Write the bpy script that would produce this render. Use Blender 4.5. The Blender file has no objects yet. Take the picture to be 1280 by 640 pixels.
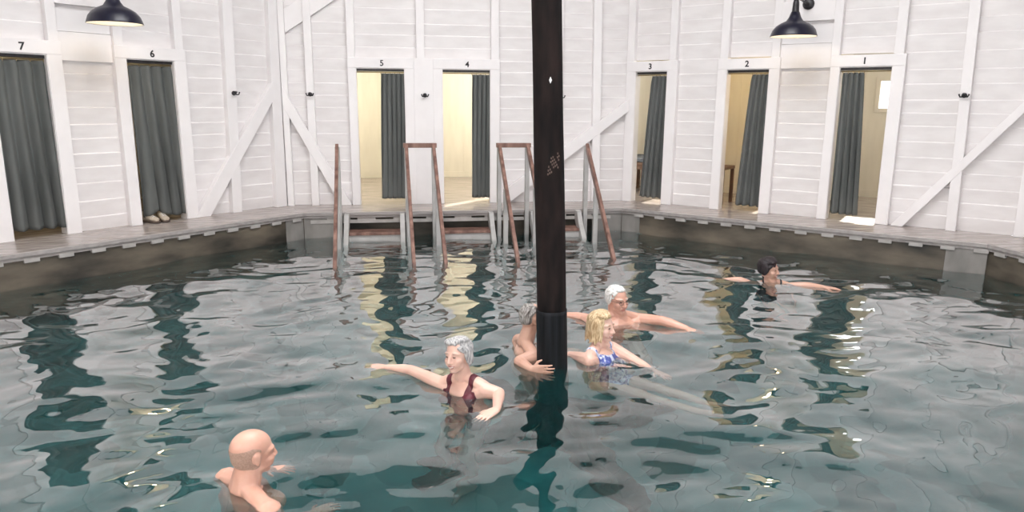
import bpy, bmesh, math, random
import numpy as np
from mathutils import Vector, Matrix, noise
random.seed(7)
PI = math.pi
SC = bpy.context.scene
COL = SC.collection

# ------------------------------------------------------------------ camera, world, sun, exposure
CAMP = Vector((-1.0147, -4.8473, 1.55))
FW = Vector((0.1535493, 0.96621771, -0.20699262))
RT = Vector((0.98780745, -0.15553413, 0.00675051))
UP = Vector((0.02567196, 0.20550539, 0.97831921))
cam_d = bpy.data.cameras.new('camera'); cam = bpy.data.objects.new('camera', cam_d); COL.objects.link(cam)
cam.matrix_world = Matrix(((RT.x, UP.x, -FW.x, CAMP.x), (RT.y, UP.y, -FW.y, CAMP.y), (RT.z, UP.z, -FW.z, CAMP.z), (0, 0, 0, 1)))
cam_d.sensor_width = 36.0; cam_d.lens = 898.4 / 1280 * 36; cam_d.clip_start = 0.05
SC.camera = cam

world = bpy.data.worlds.new('sky'); SC.world = world; world.use_nodes = True
bg = world.node_tree.nodes['Background']; bg.inputs[0].default_value = (0.93, 0.97, 1.0, 1); bg.inputs[1].default_value = 4.5

sun_d = bpy.data.lights.new('sun', 'SUN'); sun_d.energy = 16; sun_d.angle = 0.01; sun_d.color = (1, .93, .8)
sun = bpy.data.objects.new('sun', sun_d); COL.objects.link(sun)
sun.rotation_euler = Vector((-.66, -.75, -.577)).to_track_quat('-Z', 'Y').to_euler()

SKYL = bpy.data.lights.new('skylight', 'AREA'); SKYL.shape = 'DISK'; SKYL.size = 5.6; SKYL.energy = 470; SKYL.color = (1, .965, .95)
skyl = bpy.data.objects.new('skylight', SKYL); COL.objects.link(skyl); skyl.location = (0, 0.3, 6.75)

SC.view_settings.view_transform = 'Standard'; SC.view_settings.look = 'None'
SC.view_settings.gamma = 1.0; SC.view_settings.use_curve_mapping = False
SC.view_settings.exposure = -0.03
SC.cycles.max_bounces = 12; SC.cycles.transmission_bounces = 8; SC.cycles.sample_clamp_indirect = 6.0
SC.cycles.use_denoising = True

# ------------------------------------------------------------------ sizes
A = 6.474            # stud faces, distance from the pool centre
AD = 5.735           # deck rim
ZW = -0.38           # water
T8 = math.tan(PI / 8)
YN = -4.6            # near rim, cut across the octagon
DOORH = 2.065

# ------------------------------------------------------------------ materials
def new_mat(name):
    m = bpy.data.materials.new(name); m.use_nodes = True
    return m, m.node_tree, m.node_tree.nodes['Principled BSDF']

def mat(name, c, c2=None, rough=.5, scale=(4, 4, 4), detail=4, bump=0.0, bscale=None, metal=0, spec=.5, sss=0, coat=0, lo=.35, hi=.65):
    m, nt, b = new_mat(name)
    b.inputs['Roughness'].default_value = rough; b.inputs['Metallic'].default_value = metal
    b.inputs['Specular IOR Level'].default_value = spec
    b.inputs['Base Color'].default_value = (*c, 1)
    if coat: b.inputs['Coat Weight'].default_value = coat; b.inputs['Coat Roughness'].default_value = .12
    if sss:
        b.inputs['Subsurface Weight'].default_value = sss; b.inputs['Subsurface Radius'].default_value = (.02, .008, .004)
        b.inputs['Subsurface Scale'].default_value = .5
    if c2 or bump:
        tc = nt.nodes.new('ShaderNodeTexCoord'); mp = nt.nodes.new('ShaderNodeMapping')
        mp.inputs['Scale'].default_value = scale; nt.links.new(tc.outputs['Object'], mp.inputs[0])
        n = nt.nodes.new('ShaderNodeTexNoise'); n.inputs['Scale'].default_value = 1; n.inputs['Detail'].default_value = detail
        nt.links.new(mp.outputs[0], n.inputs['Vector'])
        if c2:
            r = nt.nodes.new('ShaderNodeValToRGB')
            r.color_ramp.elements[0].color = (*c, 1); r.color_ramp.elements[1].color = (*c2, 1)
            r.color_ramp.elements[0].position = lo; r.color_ramp.elements[1].position = hi
            nt.links.new(n.outputs['Fac'], r.inputs[0]); nt.links.new(r.outputs[0], b.inputs['Base Color'])
        if bump:
            bp = nt.nodes.new('ShaderNodeBump'); bp.inputs['Strength'].default_value = bump; bp.inputs['Distance'].default_value = .01
            nt.links.new(n.outputs['Fac'], bp.inputs['Height']); nt.links.new(bp.outputs[0], b.inputs['Normal'])
    return m

def emit(name, c, s):
    m, nt, b = new_mat(name)
    b.inputs['Base Color'].default_value = (*c, 1); b.inputs['Emission Color'].default_value = (*c, 1); b.inputs['Emission Strength'].default_value = s
    return m

M = {}
M['white'] = mat('white_paint', (.77, .735, .735), (.83, .80, .80), .42, (3, 3, 9), 5, .12)
M['trim'] = mat('white_trim_paint', (.84, .81, .815), (.88, .85, .855), .36, (4, 4, 3), 4, .08)
M['cream'] = mat('cream_paint', (.80, .76, .67), (.86, .82, .73), .5, (6, 6, 1.2), 3, .05)
M['deck'] = mat('weathered_grey_planks', (.30, .255, .235), (.46, .41, .385), .22, (2.2, 14, 6), 6, .15, spec=.6)
M['deckedge'] = mat('painted_grey_edge', (.30, .275, .265), (.38, .35, .34), .4, (3, 20, 20), 5, .1)
M['joist'] = mat('pale_grey_joist', (.36, .34, .325), (.44, .415, .40), .6, (9, 9, 9), 4, .1)
M['stone'] = mat('dark_wet_concrete', (.022, .019, .015), (.17, .140, .105), .5, (1.3, 1.3, 3.6), 9, .6, lo=.33, hi=.72)
M['pad'] = mat('pale_concrete', (.19, .18, .17), (.27, .255, .24), .7, (5, 5, 2), 6, .2)
M['post'] = mat('charred_dark_timber', (.005, .0045, .005), (.034, .021, .019), .85, (11, 11, 2.6), 9, 1.0, lo=.35, hi=.85, spec=.2)
M['postwet'] = mat('wet_black_timber', (.0025, .003, .004), (.012, .014, .018), .7, (26, 26, 1.6), 7, 1.0, spec=.25)
M['red'] = mat('red_brown_cedar', (.12, .056, .042), (.29, .165, .13), .5, (9, 9, 2.0), 6, .3)
M['step'] = mat('painted_pale_grey_timber', (.40, .39, .38), (.50, .49, .48), .5, (5, 5, 5), 4, .1)
M['curtain'] = mat('grey_green_cloth', (.092, .098, .096), (.142, .150, .146), .9, (2.5, 2.5, .8), 4, .1, spec=.15)
M['dark'] = mat('black_iron', (.012, .011, .014), (.03, .028, .032), .4, (30, 30, 30), 3, 0)
M['navy'] = mat('dark_navy_enamel', (.010, .010, .024), (.014, .014, .030), .33, (20, 20, 20), 2, 0)
M['shadein'] = mat('white_enamel', (.8, .78, .74), None, .35)
M['rod'] = mat('brass_rod', (.45, .36, .20), (.5, .4, .24), .3, (8, 8, 8), 2, 0, metal=.8)
M['ink'] = mat('black_paint', (.012, .012, .015), None, .5)
M['plate'] = mat('white_enamel_plate', (.86, .84, .83), None, .3)
M['brown'] = mat('brown_bench_wood', (.09, .04, .022), (.16, .08, .045), .45, (10, 10, 2), 5, .2)
M['cushion'] = mat('blue_grey_cushion', (.09, .105, .13), (.13, .145, .17), .8, (12, 12, 12), 3, 0)
M['bulb'] = emit('lamp_bulb_glow', (1, .80, .5), 25)
M['fillglow'] = emit('added_fill_glow', (.97, .98, 1.0), 7.5)  # glow for the added windows behind the camera
M['shoe'] = mat('beige_canvas', (.50, .42, .33), (.60, .52, .42), .8, (30, 30, 30), 3, 0)
M['sole'] = mat('shoe_rubber', (.10, .07, .055), None, .7)
M['roof'] = mat('whitewashed_roof_planks', (.36, .345, .33), (.46, .44, .42), .7, (3, 3, 3), 5, .1)
M['rafter'] = mat('dark_rafter_timber', (.10, .085, .075), (.16, .135, .12), .6, (4, 4, 4), 5, .1)

def bed_mat():
    m, nt, b = new_mat('pool_bed_stones')
    tc = nt.nodes.new('ShaderNodeTexCoord')
    v = nt.nodes.new('ShaderNodeTexVoronoi'); v.inputs['Scale'].default_value = 3.2; v.inputs['Randomness'].default_value = 1
    nt.links.new(tc.outputs['Object'], v.inputs['Vector'])
    n = nt.nodes.new('ShaderNodeTexNoise'); n.inputs['Scale'].default_value = .8; n.inputs['Detail'].default_value = 6
    nt.links.new(tc.outputs['Object'], n.inputs['Vector'])
    r = nt.nodes.new('ShaderNodeValToRGB'); e = r.color_ramp.elements
    e[0].position = .30; e[0].color = (.08, .34, .35, 1); e[1].position = .72; e[1].color = (.40, .72, .68, 1)
    nt.links.new(n.outputs['Fac'], r.inputs[0])
    mx = nt.nodes.new('ShaderNodeMix'); mx.data_type = 'RGBA'; mx.blend_type = 'MULTIPLY'; mx.inputs[0].default_value = .55
    bw = nt.nodes.new('ShaderNodeRGBToBW'); nt.links.new(v.outputs['Color'], bw.inputs[0]); nt.links.new(r.outputs[0], mx.inputs[6]); nt.links.new(bw.outputs[0], mx.inputs[7])
    hs = nt.nodes.new('ShaderNodeHueSaturation'); hs.inputs['Saturation'].default_value = .75
    nt.links.new(mx.outputs[2], hs.inputs['Color']); nt.links.new(hs.outputs[0], b.inputs['Base Color'])
    b.inputs['Roughness'].default_value = .8
    return m
M['bed'] = bed_mat()

def water_mat():
    m = bpy.data.materials.new('pool_water'); m.use_nodes = True; nt = m.node_tree; nt.nodes.clear()
    out = nt.nodes.new('ShaderNodeOutputMaterial')
    g = nt.nodes.new('ShaderNodeBsdfGlossy'); g.inputs['Roughness'].default_value = 0.0; g.inputs['Color'].default_value = (.97, .96, .96, 1)
    r = nt.nodes.new('ShaderNodeBsdfRefraction'); r.inputs['IOR'].default_value = 1.33; r.inputs['Roughness'].default_value = 0.0; r.inputs['Color'].default_value = (.93, 1, .99, 1)
    f = nt.nodes.new('ShaderNodeFresnel'); f.inputs['IOR'].default_value = 1.45
    fm = nt.nodes.new('ShaderNodeMath'); fm.operation = 'MULTIPLY'; fm.use_clamp = True; fm.inputs[1].default_value = 2.3; nt.links.new(f.outputs[0], fm.inputs[0])
    mx = nt.nodes.new('ShaderNodeMixShader')
    df = nt.nodes.new('ShaderNodeBsdfDiffuse'); df.inputs['Color'].default_value = (.013, .128, .132, 1)
    mk = nt.nodes.new('ShaderNodeMixShader'); mk.inputs[0].default_value = .13
    nt.links.new(r.outputs[0], mk.inputs[1]); nt.links.new(df.outputs[0], mk.inputs[2])
    fl = nt.nodes.new('ShaderNodeMath'); fl.operation = 'MINIMUM'; fl.inputs[1].default_value = .56; nt.links.new(fm.outputs[0], fl.inputs[0]); nt.links.new(fl.outputs[0], mx.inputs[0]); nt.links.new(mk.outputs[0], mx.inputs[1]); nt.links.new(g.outputs[0], mx.inputs[2])
    nt.links.new(mx.outputs[0], out.inputs['Surface'])
    va = nt.nodes.new('ShaderNodeVolumeAbsorption'); va.inputs['Color'].default_value = (.12, .58, .62, 1); va.inputs['Density'].default_value = .80
    nt.links.new(va.outputs[0], out.inputs['Volume'])
    return m
M['water'] = water_mat()

# ------------------------------------------------------------------ helpers
def link(name, bm, m, parent=None, smooth=False, loc=None, rotz=0, bevel=0):
    me = bpy.data.meshes.new(name)
    bmesh.ops.recalc_face_normals(bm, faces=bm.faces)
    bm.to_mesh(me); bm.free()
    for mm in (m if isinstance(m, (list, tuple)) else [m]): me.materials.append(mm)
    if smooth:
        for p in me.polygons: p.use_smooth = True
    o = bpy.data.objects.new(name, me); COL.objects.link(o)
    if parent: o.parent = parent
    if loc is not None: o.location = loc
    o.rotation_euler.z = rotz
    if bevel:
        bv = o.modifiers.new('bevel', 'BEVEL'); bv.width = bevel; bv.segments = 2; bv.limit_method = 'ANGLE'
    return o

def tag(o, label=None, cat=None, group=None, kind=None):
    if label: o['label'] = label
    if cat: o['category'] = cat
    if group: o['group'] = group
    if kind: o['kind'] = kind
    return o

def empty(name, loc=(0, 0, 0), rotz=0, **k):
    o = bpy.data.objects.new(name, None); COL.objects.link(o); o.location = loc; o.rotation_euler.z = rotz; o.empty_display_size = .1
    return tag(o, **k)

def box(bm, x0, x1, y0, y1, z0, z1):
    vs = [bm.verts.new((x, y, z)) for z in (z0, z1) for y in (y0, y1) for x in (x0, x1)]
    for f in ((0, 1, 3, 2), (4, 6, 7, 5), (0, 4, 5, 1), (2, 3, 7, 6), (0, 2, 6, 4), (1, 5, 7, 3)): bm.faces.new([vs[i] for i in f])
    return vs

def prism(bm, poly, y0, y1):          # polygon in (x,z), extruded along y
    a = [bm.verts.new((x, y0, z)) for x, z in poly]; b = [bm.verts.new((x, y1, z)) for x, z in poly]
    bm.faces.new(a); bm.faces.new(b[::-1]); n = len(poly)
    for i in range(n): bm.faces.new((a[i], b[i], b[(i + 1) % n], a[(i + 1) % n]))

def prism_z(bm, poly, z0, z1):
    a = [bm.verts.new((x, y, z0)) for x, y in poly]; b = [bm.verts.new((x, y, z1)) for x, y in poly]
    bm.faces.new(a); bm.faces.new(b[::-1]); n = len(poly)
    for i in range(n): bm.faces.new((a[i], b[i], b[(i + 1) % n], a[(i + 1) % n]))

def beam(bm, p, q, w, h, up=Vector((0, 0, 1))):
    p, q = Vector(p), Vector(q); d = (q - p).normalized(); s = d.cross(up).normalized() * w / 2; u = s.cross(d).normalized() * h / 2
    a = [bm.verts.new(p + i * s + j * u) for i, j in ((-1, -1), (1, -1), (1, 1), (-1, 1))]
    b = [bm.verts.new(q + i * s + j * u) for i, j in ((-1, -1), (1, -1), (1, 1), (-1, 1))]
    bm.faces.new(a); bm.faces.new(b[::-1])
    for i in range(4): bm.faces.new((a[i], b[i], b[(i + 1) % 4], a[(i + 1) % 4]))

def tube(bm, pts, r, seg=8):
    pts = [Vector(p) for p in pts]; rings = []
    for i, p in enumerate(pts):
        d = (pts[min(i + 1, len(pts) - 1)] - pts[max(i - 1, 0)]).normalized()
        s = d.cross(Vector((0, 0, 1)))
        s = Vector((1, 0, 0)) if s.length < 1e-3 else s.normalized()
        u = s.cross(d).normalized(); rr = r[i] if isinstance(r, (list, tuple)) else r
        rings.append([bm.verts.new(p + (s * math.cos(t) + u * math.sin(t)) * rr) for t in [2 * PI * k / seg for k in range(seg)]])
    for a, b in zip(rings, rings[1:]):
        for k in range(seg): bm.faces.new((a[k], a[(k + 1) % seg], b[(k + 1) % seg], b[k]))
    bm.faces.new(rings[0]); bm.faces.new(rings[-1][::-1])

def lathe(bm, prof, seg=32, c=(0, 0, 0), closed=False):
    rings = []
    for r, z in prof:
        rings.append([bm.verts.new((c[0] + r * math.cos(2 * PI * k / seg), c[1] + r * math.sin(2 * PI * k / seg), c[2] + z)) for k in range(seg)])
    for a, b in zip(rings, rings[1:]):
        for k in range(seg): bm.faces.new((a[k], a[(k + 1) % seg], b[(k + 1) % seg], b[k]))
    if not closed:
        bm.faces.new(rings[0]); bm.faces.new(rings[-1][::-1])
    else:
        a, b = rings[-1], rings[0]
        for k in range(seg): bm.faces.new((a[k], a[(k + 1) % seg], b[(k + 1) % seg], b[k]))

def wall_frame(i, d=A):
    a = PI / 4 * i
    return Vector((math.sin(a) * d, math.cos(a) * d, 0)), -a

def wpt(i, u, d, z):                  # wall i: u along it, d behind the stud faces
    a = PI / 4 * i
    return Vector((math.sin(a) * (A + d) + math.cos(a) * u, math.cos(a) * (A + d) - math.sin(a) * u, z))

# ------------------------------------------------------------------ walls
WNAME = {0: 'wall_back', -1: 'wall_left', 1: 'wall_right', -2: 'wall_far_left', 2: 'wall_far_right', -3: 'wall_near_left', 3: 'wall_near_right', 4: 'wall_near'}
OPEN = {-1: [(-1.17, -.29), (.30, 1.21)], 0: [(-1.72, .575)], 1: [(-2.765, -1.91), (-1.275, -.38), (.285, 1.19)]}
HOLE = {-1: [(-1.01, -.445), (.44, 1.055)], 0: [(-1.6, -.88), (-.31, .43)], 1: [(-2.61, -2.075), (-1.14, -.525), (.405, 1.04)]}
WH = 4.5
WALL = {}
for i in WNAME:
    bm = bmesh.new(); loc, rz = wall_frame(i); rnd = random.Random(i + 20)
    hw = (A + .10) * T8
    z = 0.0
    while z < WH - .01:
        h = rnd.choice([.165, .18, .19, .20, .215]); z1 = min(z + h, WH)
        segs = [(-hw, hw)]
        if z < 2.13:
            for o0, o1 in OPEN.get(i, []):
                ns = []
                for s0, s1 in segs:
                    if o0 > s0 + .01: ns.append((s0, min(s1, o0 + .03)))
                    if o1 < s1 - .01: ns.append((max(s0, o1 - .03), s1))
                segs = [s for s in ns if s[1] > s[0]]
        for s0, s1 in segs:
            if i == -1 and s0 < 0 < s1 and s1 - s0 < .8 and z < 2.13: pass
            yb = .104; yt = .088 + rnd.uniform(-.003, .003)      # each course leans out to a rounded upper lip
            sec = [(.14, z), (yb, z), (yt, z1 - .016), (yt + .002, z1 - .008), (yb, z1), (.14, z1)]
            v0 = [bm.verts.new((s0, y_, z_)) for y_, z_ in sec]; v1 = [bm.verts.new((s1, y_, z_)) for y_, z_ in sec]
            bm.faces.new(v0); bm.faces.new(v1[::-1])
            for k in range(6): bm.faces.new((v0[k], v1[k], v1[(k + 1) % 6], v0[(k + 1) % 6]))
        z = z1
    w = link(WNAME[i], bm, M['white'], loc=loc, rotz=rz); tag(w, kind='structure'); WALL[i] = w
    # corner posts and studs
    if i in (-2, 2, -3, 3, 4):
        for u in (-2.6, -1.7, -.8, 0, .8, 1.7, 2.6):
            b = bmesh.new(); box(b, u - .055, u + .055, 0, .1, 0, WH); link('stud', b, M['trim'], w, bevel=.004)

def stud(i, u0, u1, z0=0, z1=WH, y0=0.0, u0t=None, u1t=None, name='stud'):
    b = bmesh.new(); prism(b, [(u0, z0), (u1, z0), (u1t if u1t is not None else u1, z1), (u0t if u0t is not None else u0, z1)], y0, .10)
    return link(name, b, M['trim'], WALL[i], bevel=.004)
def board(i, poly, y0, y1, name='brace'):
    b = bmesh.new(); prism(b, poly, y0, y1); return link(name, b, M['trim'], WALL[i], bevel=.004)

stud(-1, 1.735, 1.885, u0t=1.84, u1t=1.99); stud(-1, 2.475, 2.655, u0t=2.55, u1t=2.68)
stud(-1, -2.66, -2.5); stud(-1, -1.95, -1.83)
stud(-1, -.41, -.305, 2.21); stud(-1, -1.16, -1.05, 2.21); stud(-1, .31, .42, 2.21); stud(-1, 1.08, 1.19, 2.21)
board(-1, [(2.535, 1.86), (1.16, 0), (1.385, 0), (2.54, 1.61)], -.006, .09)
board(-1, [(-.305, 2.63), (-.305, 2.86), (.31, 2.86), (.31, 2.63)], .0, .08, 'rail')
board(-1, [(-.305, 2.335), (-.305, 2.63), (.31, 2.63), (.31, 2.335)], .062, .09, 'rail')
board(-1, [(-.305, 2.005), (-.305, 2.33), (.31, 2.33), (.31, 2.005)], .05, .09, 'rail')
stud(0, -2.335, -2.225); stud(0, -2.69, -2.60); stud(0, 1.45, 1.565); stud(0, 2.09, 2.225, u0t=2.03, u1t=2.15)
stud(0, -1.72, -1.607, 2.21); stud(0, -.695, -.577, 2.21); stud(0, .44, .56, 2.21)
board(0, [(-2.69, 1.80), (-1.735, 0), (-1.90, 0), (-2.69, 1.50)], -.005, .09)
board(0, [(2.66, 1.63), (.575, .14), (.575, 0), (.735, 0), (2.66, 1.445)], -.005, .09)
board(0, [(-2.6, 2.545), (-1.66, 3.165), (-1.66, 3.50), (-2.6, 2.88)], .035, .09)
stud(1, -2.765, -2.645, 2.21); stud(1, -2.05, -1.94, 2.21); stud(1, -1.25, -1.13, 2.21); stud(1, -.51, -.40, 2.21); stud(1, .28, .386, 2.21); stud(1, 1.04, 1.155, 2.21)
stud(1, 1.86, 1.975, u0t=1.77, u1t=1.885); stud(1, 2.58, 2.69)
board(1, [(2.69, 1.87), (1.225, 0), (1.37, 0), (2.69, 1.725)], -.006, .09)
board(1, [(-.40, 2.68), (-.40, 2.95), (.28, 2.95), (.28, 2.68)], .0, .08, 'rail')
board(1, [(-.40, 2.39), (-.40, 2.68), (.28, 2.68), (.28, 2.39)], .062, .09, 'rail')
board(1, [(-.40, 2.06), (-.40, 2.385), (.28, 2.385), (.28, 2.06)], .05, .09, 'rail')

for n_, i_, u0_, u1_ in ((4, 4, -1.7, -.1), (5, 4, .3, 1.9), (6, 3, -.8, .8), (7, -3, -.8, .8)):  # added windows behind the camera, glowing panes give frontal fill light
    loc_, rz_ = wall_frame(i_); b = bmesh.new()
    for x0_, x1_, a_, c_ in ((u0_ - .12, u0_, 1.08, 3.12), (u1_, u1_ + .12, 1.08, 3.12), (u0_, u1_, 1.08, 1.2), (u0_, u1_, 3.0, 3.12), ((u0_ + u1_) / 2 - .03, (u0_ + u1_) / 2 + .03, 1.2, 3.0), (u0_, u1_, 2.07, 2.13)): box(b, x0_, x1_, -.02, .09, a_, c_)
    w_ = link('window_%d' % n_, b, M['trim'], loc=loc_, rotz=rz_, bevel=.003); tag(w_, kind='structure')
    b = bmesh.new(); box(b, u0_, u1_, .03, .04, 1.2, 3.0); link('pane', b, M['fillglow'], w_)

# ------------------------------------------------------------------ doorways
def number(txt, parent, u, z, h=.085):
    cu = bpy.data.curves.new('number', 'FONT'); cu.body = txt; cu.size = h * 1.38; cu.align_x = 'CENTER'; cu.extrude = .003; cu.offset = .003
    t = bpy.data.objects.new('tmp', cu); COL.objects.link(t)
    bpy.context.view_layer.update()
    me = bpy.data.meshes.new_from_object(t.evaluated_get(bpy.context.evaluated_depsgraph_get()))
    bpy.data.objects.remove(t); me.materials.clear(); me.materials.append(M['ink'])
    o = bpy.data.objects.new('number', me); COL.objects.link(o); o.parent = parent
    o.location = (u, -.004, z - h / 2); o.rotation_euler = (PI / 2, 0, 0)
    return o

def doorway(n, i, o0, o1, c0, c1, nu, header=True):
    loc, rz = wall_frame(i)
    bm = bmesh.new()
    box(bm, c0, o0, 0, .10, 0, DOORH); box(bm, o1, c1, 0, .10, 0, DOORH); box(bm, c0, c1, -.004, .10, DOORH, 2.215)
    d = link('door_%d' % n, bm, M['trim'], loc=loc, rotz=rz, bevel=.004); tag(d, kind='structure')
    jb = bmesh.new()
    box(jb, o0 - .025, o0 + .006, .012, .17, 0, DOORH); box(jb, o1 - .006, o1 + .025, .012, .17, 0, DOORH); box(jb, o0, o1, .02, .17, DOORH - .012, DOORH + .02)
    link('jamb', jb, M['trim'], d)
    sb = bmesh.new(); box(sb, o0 + .005, o1 - .005, .055, .095, DOORH - .045, DOORH - .012); link('header_shade', sb, M['dark'], d)  # dark strip standing in for the shade under the header
    rb = bmesh.new(); tube(rb, [(o0, .085, DOORH - .058), (o1, .085, DOORH - .058)], .009); link('curtain_rod', rb, M['rod'], d, smooth=True)
    number(str(n), d, nu, 2.14)
    return d
doorway(7, -1, -1.01, -.445, -1.17, -.29, -.69); doorway(6, -1, .44, 1.055, .30, 1.21, .766)
doorway(5, 0, -1.6, -.88, -1.72, -.74, -1.216); doorway(4, 0, -.31, .43, -.45, .575, .071)
board(0, [(-.74, 0), (-.45, 0), (-.45, 2.213), (-.74, 2.213)], 0.0, .10, 'panel')
doorway(3, 1, -2.61, -2.075, -2.765, -1.91, -2.358); doorway(2, 1, -1.14, -.525, -1.275, -.38, -.845); doorway(1, 1, .405, 1.04, .285, 1.19, .706)

# ------------------------------------------------------------------ booths behind the doorways
def booth(n, i, u0, u1, dep, lampu, lampd, watts, col=(1, .80, .52), win=None, side_win=None):
    loc, rz = wall_frame(i); H = 2.45; t = .06
    bm = bmesh.new()
    def wallrect(axis, at, a0, a1, hole=None):   # vertical slab with optional hole (a,z ranges)
        def put(p0, p1, z0, z1):
            if p1 - p0 < .001 or z1 - z0 < .001: return
            if axis == 'y': box(bm, p0, p1, at, at + t, z0, z1)
            else: box(bm, at, at + t, p0, p1, z0, z1)
        if hole:
            h0, h1, z0, z1 = hole
            put(a0, h0, 0, H); put(h1, a1, 0, H); put(h0, h1, 0, z0); put(h0, h1, z1, H)
        else: put(a0, a1, 0, H)
    wallrect('y', dep, u0, u1, win); wallrect('x', u0 - t, .16, dep + t); wallrect('x', u1, .16, dep + t, side_win)
    # paneling battens
    k = u0 + .2
    while k < u1 - .05:
        if not win or not (win[0] - .06 < k < win[1] + .06): box(bm, k - .006, k + .006, dep - .008, dep + .01, .0, H)
        k += .28
    w = link('wall_booth_%d' % n, bm, M['cream'], loc=loc, rotz=rz); tag(w, kind='structure')
    b = bmesh.new(); box(b, u0, u1, dep - .02, dep, 0, .12); box(b, u0, u0 + .02, .2, dep, 0, .12); box(b, u1 - .02, u1, .2, dep, 0, .12)
    tag(link('baseboard_booth_%d' % n, b, M['cream'], loc=loc, rotz=rz), kind='structure')
    b = bmesh.new(); box(b, u0 - t, u1 + t, .16, dep + t, H, H + .05); tag(link('ceiling_booth_%d' % n, b, M['cream'], loc=loc, rotz=rz), kind='structure')
    b = bmesh.new()
    v = .105
    while v < dep: box(b, u0 - t, u1 + t, v, min(v + .14, dep + t), -.05, 0); v += .143
    tag(link('floor_booth_%d' % n, b, M['deck'], loc=loc, rotz=rz), kind='structure')
    ld = bpy.data.lights.new('booth_light', 'POINT'); ld.energy = watts; ld.color = col; ld.shadow_soft_size = .05
    lo = bpy.data.objects.new('booth_light', ld); COL.objects.link(lo); lo.location = wpt(i, lampu, lampd, 2.33)
    return w
booth(7, -1, -2.2, 0.0, 2.6, -2.0, 1.0, 9)
booth(6, -1, .08, 2.5, 2.6, .25, 1.2, 9)
booth(5, 0, -2.6, -.75, 4.2, -2.25, 2.0, 112, (1, .945, .80))
booth(4, 0, -.65, 1.55, 4.2, 1.25, 2.2, 125, (1, .95, .83), side_win=(1.72, 2.04, .9, 1.68))
booth(3, 1, -3.55, -1.93, 3.1, -2.05, 1.4, 20, (1, .91, .78), win=(-2.6, -2.2, 1.5, 1.95))
booth(2, 1, -1.85, -.15, 2.2, -.35, 1.3, 36, (1, .78, .48), win=(-.75, -.45, 1.1, 1.5))
booth(1, 1, -.05, 2.5, 3.18, 2.1, 1.8, 55, (1, .92, .80), win=(.40, .86, 1.52, 1.97))

def window(n, i, u0, u1, dep, z0, z1):
    loc, rz = wall_frame(i)
    b = bmesh.new()
    for x0, x1, a, c in ((u0 - .07, u0, z0 - .07, z1 + .07), (u1, u1 + .07, z0 - .07, z1 + .07), (u0, u1, z0 - .07, z0), (u0, u1, z1, z1 + .07)): box(b, x0, x1, dep - .02, dep, a, c)
    w = link('window_%d' % n, b, M['cream'], loc=loc, rotz=rz, bevel=.003); tag(w, kind='structure')
window(1, 1, .40, .86, 3.18, 1.52, 1.97); window(2, 1, -.75, -.45, 2.2, 1.1, 1.5); window(3, 1, -2.6, -2.2, 3.1, 1.5, 1.95)

# ------------------------------------------------------------------ deck
def octa(ap, yn=None, xy0=(0, 0)):
    pts = []
    for k in range(8):
        a = PI / 4 * k + PI / 8; r = ap / math.cos(PI / 8); pts.append((math.sin(a) * r, math.cos(a) * r))
    if yn is None: return pts
    out = []
    for k in range(8):
        p, q = pts[k], pts[(k + 1) % 8]
        if p[1] >= yn: out.append(p)
        if (p[1] >= yn) != (q[1] >= yn):
            t = (yn - p[1]) / (q[1] - p[1]); out.append((p[0] + t * (q[0] - p[0]), yn))
    return out

bm = bmesh.new(); eb = bmesh.new()
def side_planks(i):
    a = PI / 4 * i; n = Vector((math.sin(a), math.cos(a))); t = Vector((math.cos(a), -math.sin(a)))
    d = AD; k = 0
    while d < A + .11:
        d1 = min(d + .148, A + .11)
        h0, h1 = d * T8, d1 * T8
        poly = [n * d - t * h0, n * d + t * h0, n * d1 + t * h1, n * d1 - t * h1]
        prism_z(bm, [tuple(p) for p in poly], -.045, random.uniform(-.002, .001)); d += .152
for i in (0, 1, -1, 2, -2): side_planks(i)
# near side: planks across the cut octagon
y = YN
for pol in ([(-6.55, -6.55), (6.55, -6.55), (6.55, YN), (-6.55, YN)],):
    yy = -6.55
    while yy < YN - .01:
        y1 = min(yy + .148, YN); prism_z(bm, [(-6.4, yy), (6.4, yy), (6.4, y1), (-6.4, y1)], -.045, -.003); yy += .152
for s in (-1, 1): prism_z(bm, [(s * AD, -2.38), (s * 6.6, -2.7), (s * 6.6, YN), (s * 3.6, YN)], -.05, -.004)
floor = tag(link('floor', bm, M['deck'], bevel=.004), kind='structure')
# rim boards
op = octa(AD + .005, YN - .0); inner = octa(AD - .05, YN + .02)
pin = [Vector((*p, 0)) for p in octa(AD, YN)]
for k in range(len(pin)):
    p, q = pin[k], pin[(k + 1) % len(pin)]
    beam(eb, p + Vector((0, 0, -.026)), q + Vector((0, 0, -.026)), .06, .044)
    m_in = 1 - .030 / AD
    beam(eb, p * m_in + Vector((0, 0, -.068)), q * m_in + Vector((0, 0, -.068)), .03, .045) if False else beam(eb, p * 1.002 + Vector((0, 0, -.066)), q * 1.002 + Vector((0, 0, -.066)), .04, .04)
link('rim_board', eb, M['deckedge'], floor, bevel=.004)
# joist ends
for i in (-1, 1, -2, 2):
    loc, rz = wall_frame(i, AD)
    k = -2.2
    while k < 2.3:
        b = bmesh.new(); off = {-1: .055, 1: .115}.get(i, 0)
        box(b, k + off - .075, k + off + .075, -.012, .5, -.118, -.072); o = link('joist', b, M['joist'], floor, loc=loc, rotz=rz, bevel=.003); k += .338
# back ledger with slots
b = bmesh.new(); loc, rz = wall_frame(0, AD)
box(b, -2.28, 2.2, .0, .035, -.165, -.118); 
for u0, u1 in ((-2.05, -1.72), (-1.62, -1.36), (-1.1, -.9), (-.62, -.50), (-.2, .05), (.25, .5), (.85, .95), (1.2, 1.5), (1.75, 1.9)): box(b, u0, u1, .005, .03, -.125, -.075)
link('ledger', b, M['joist'], floor, loc=loc, rotz=rz)

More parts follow.
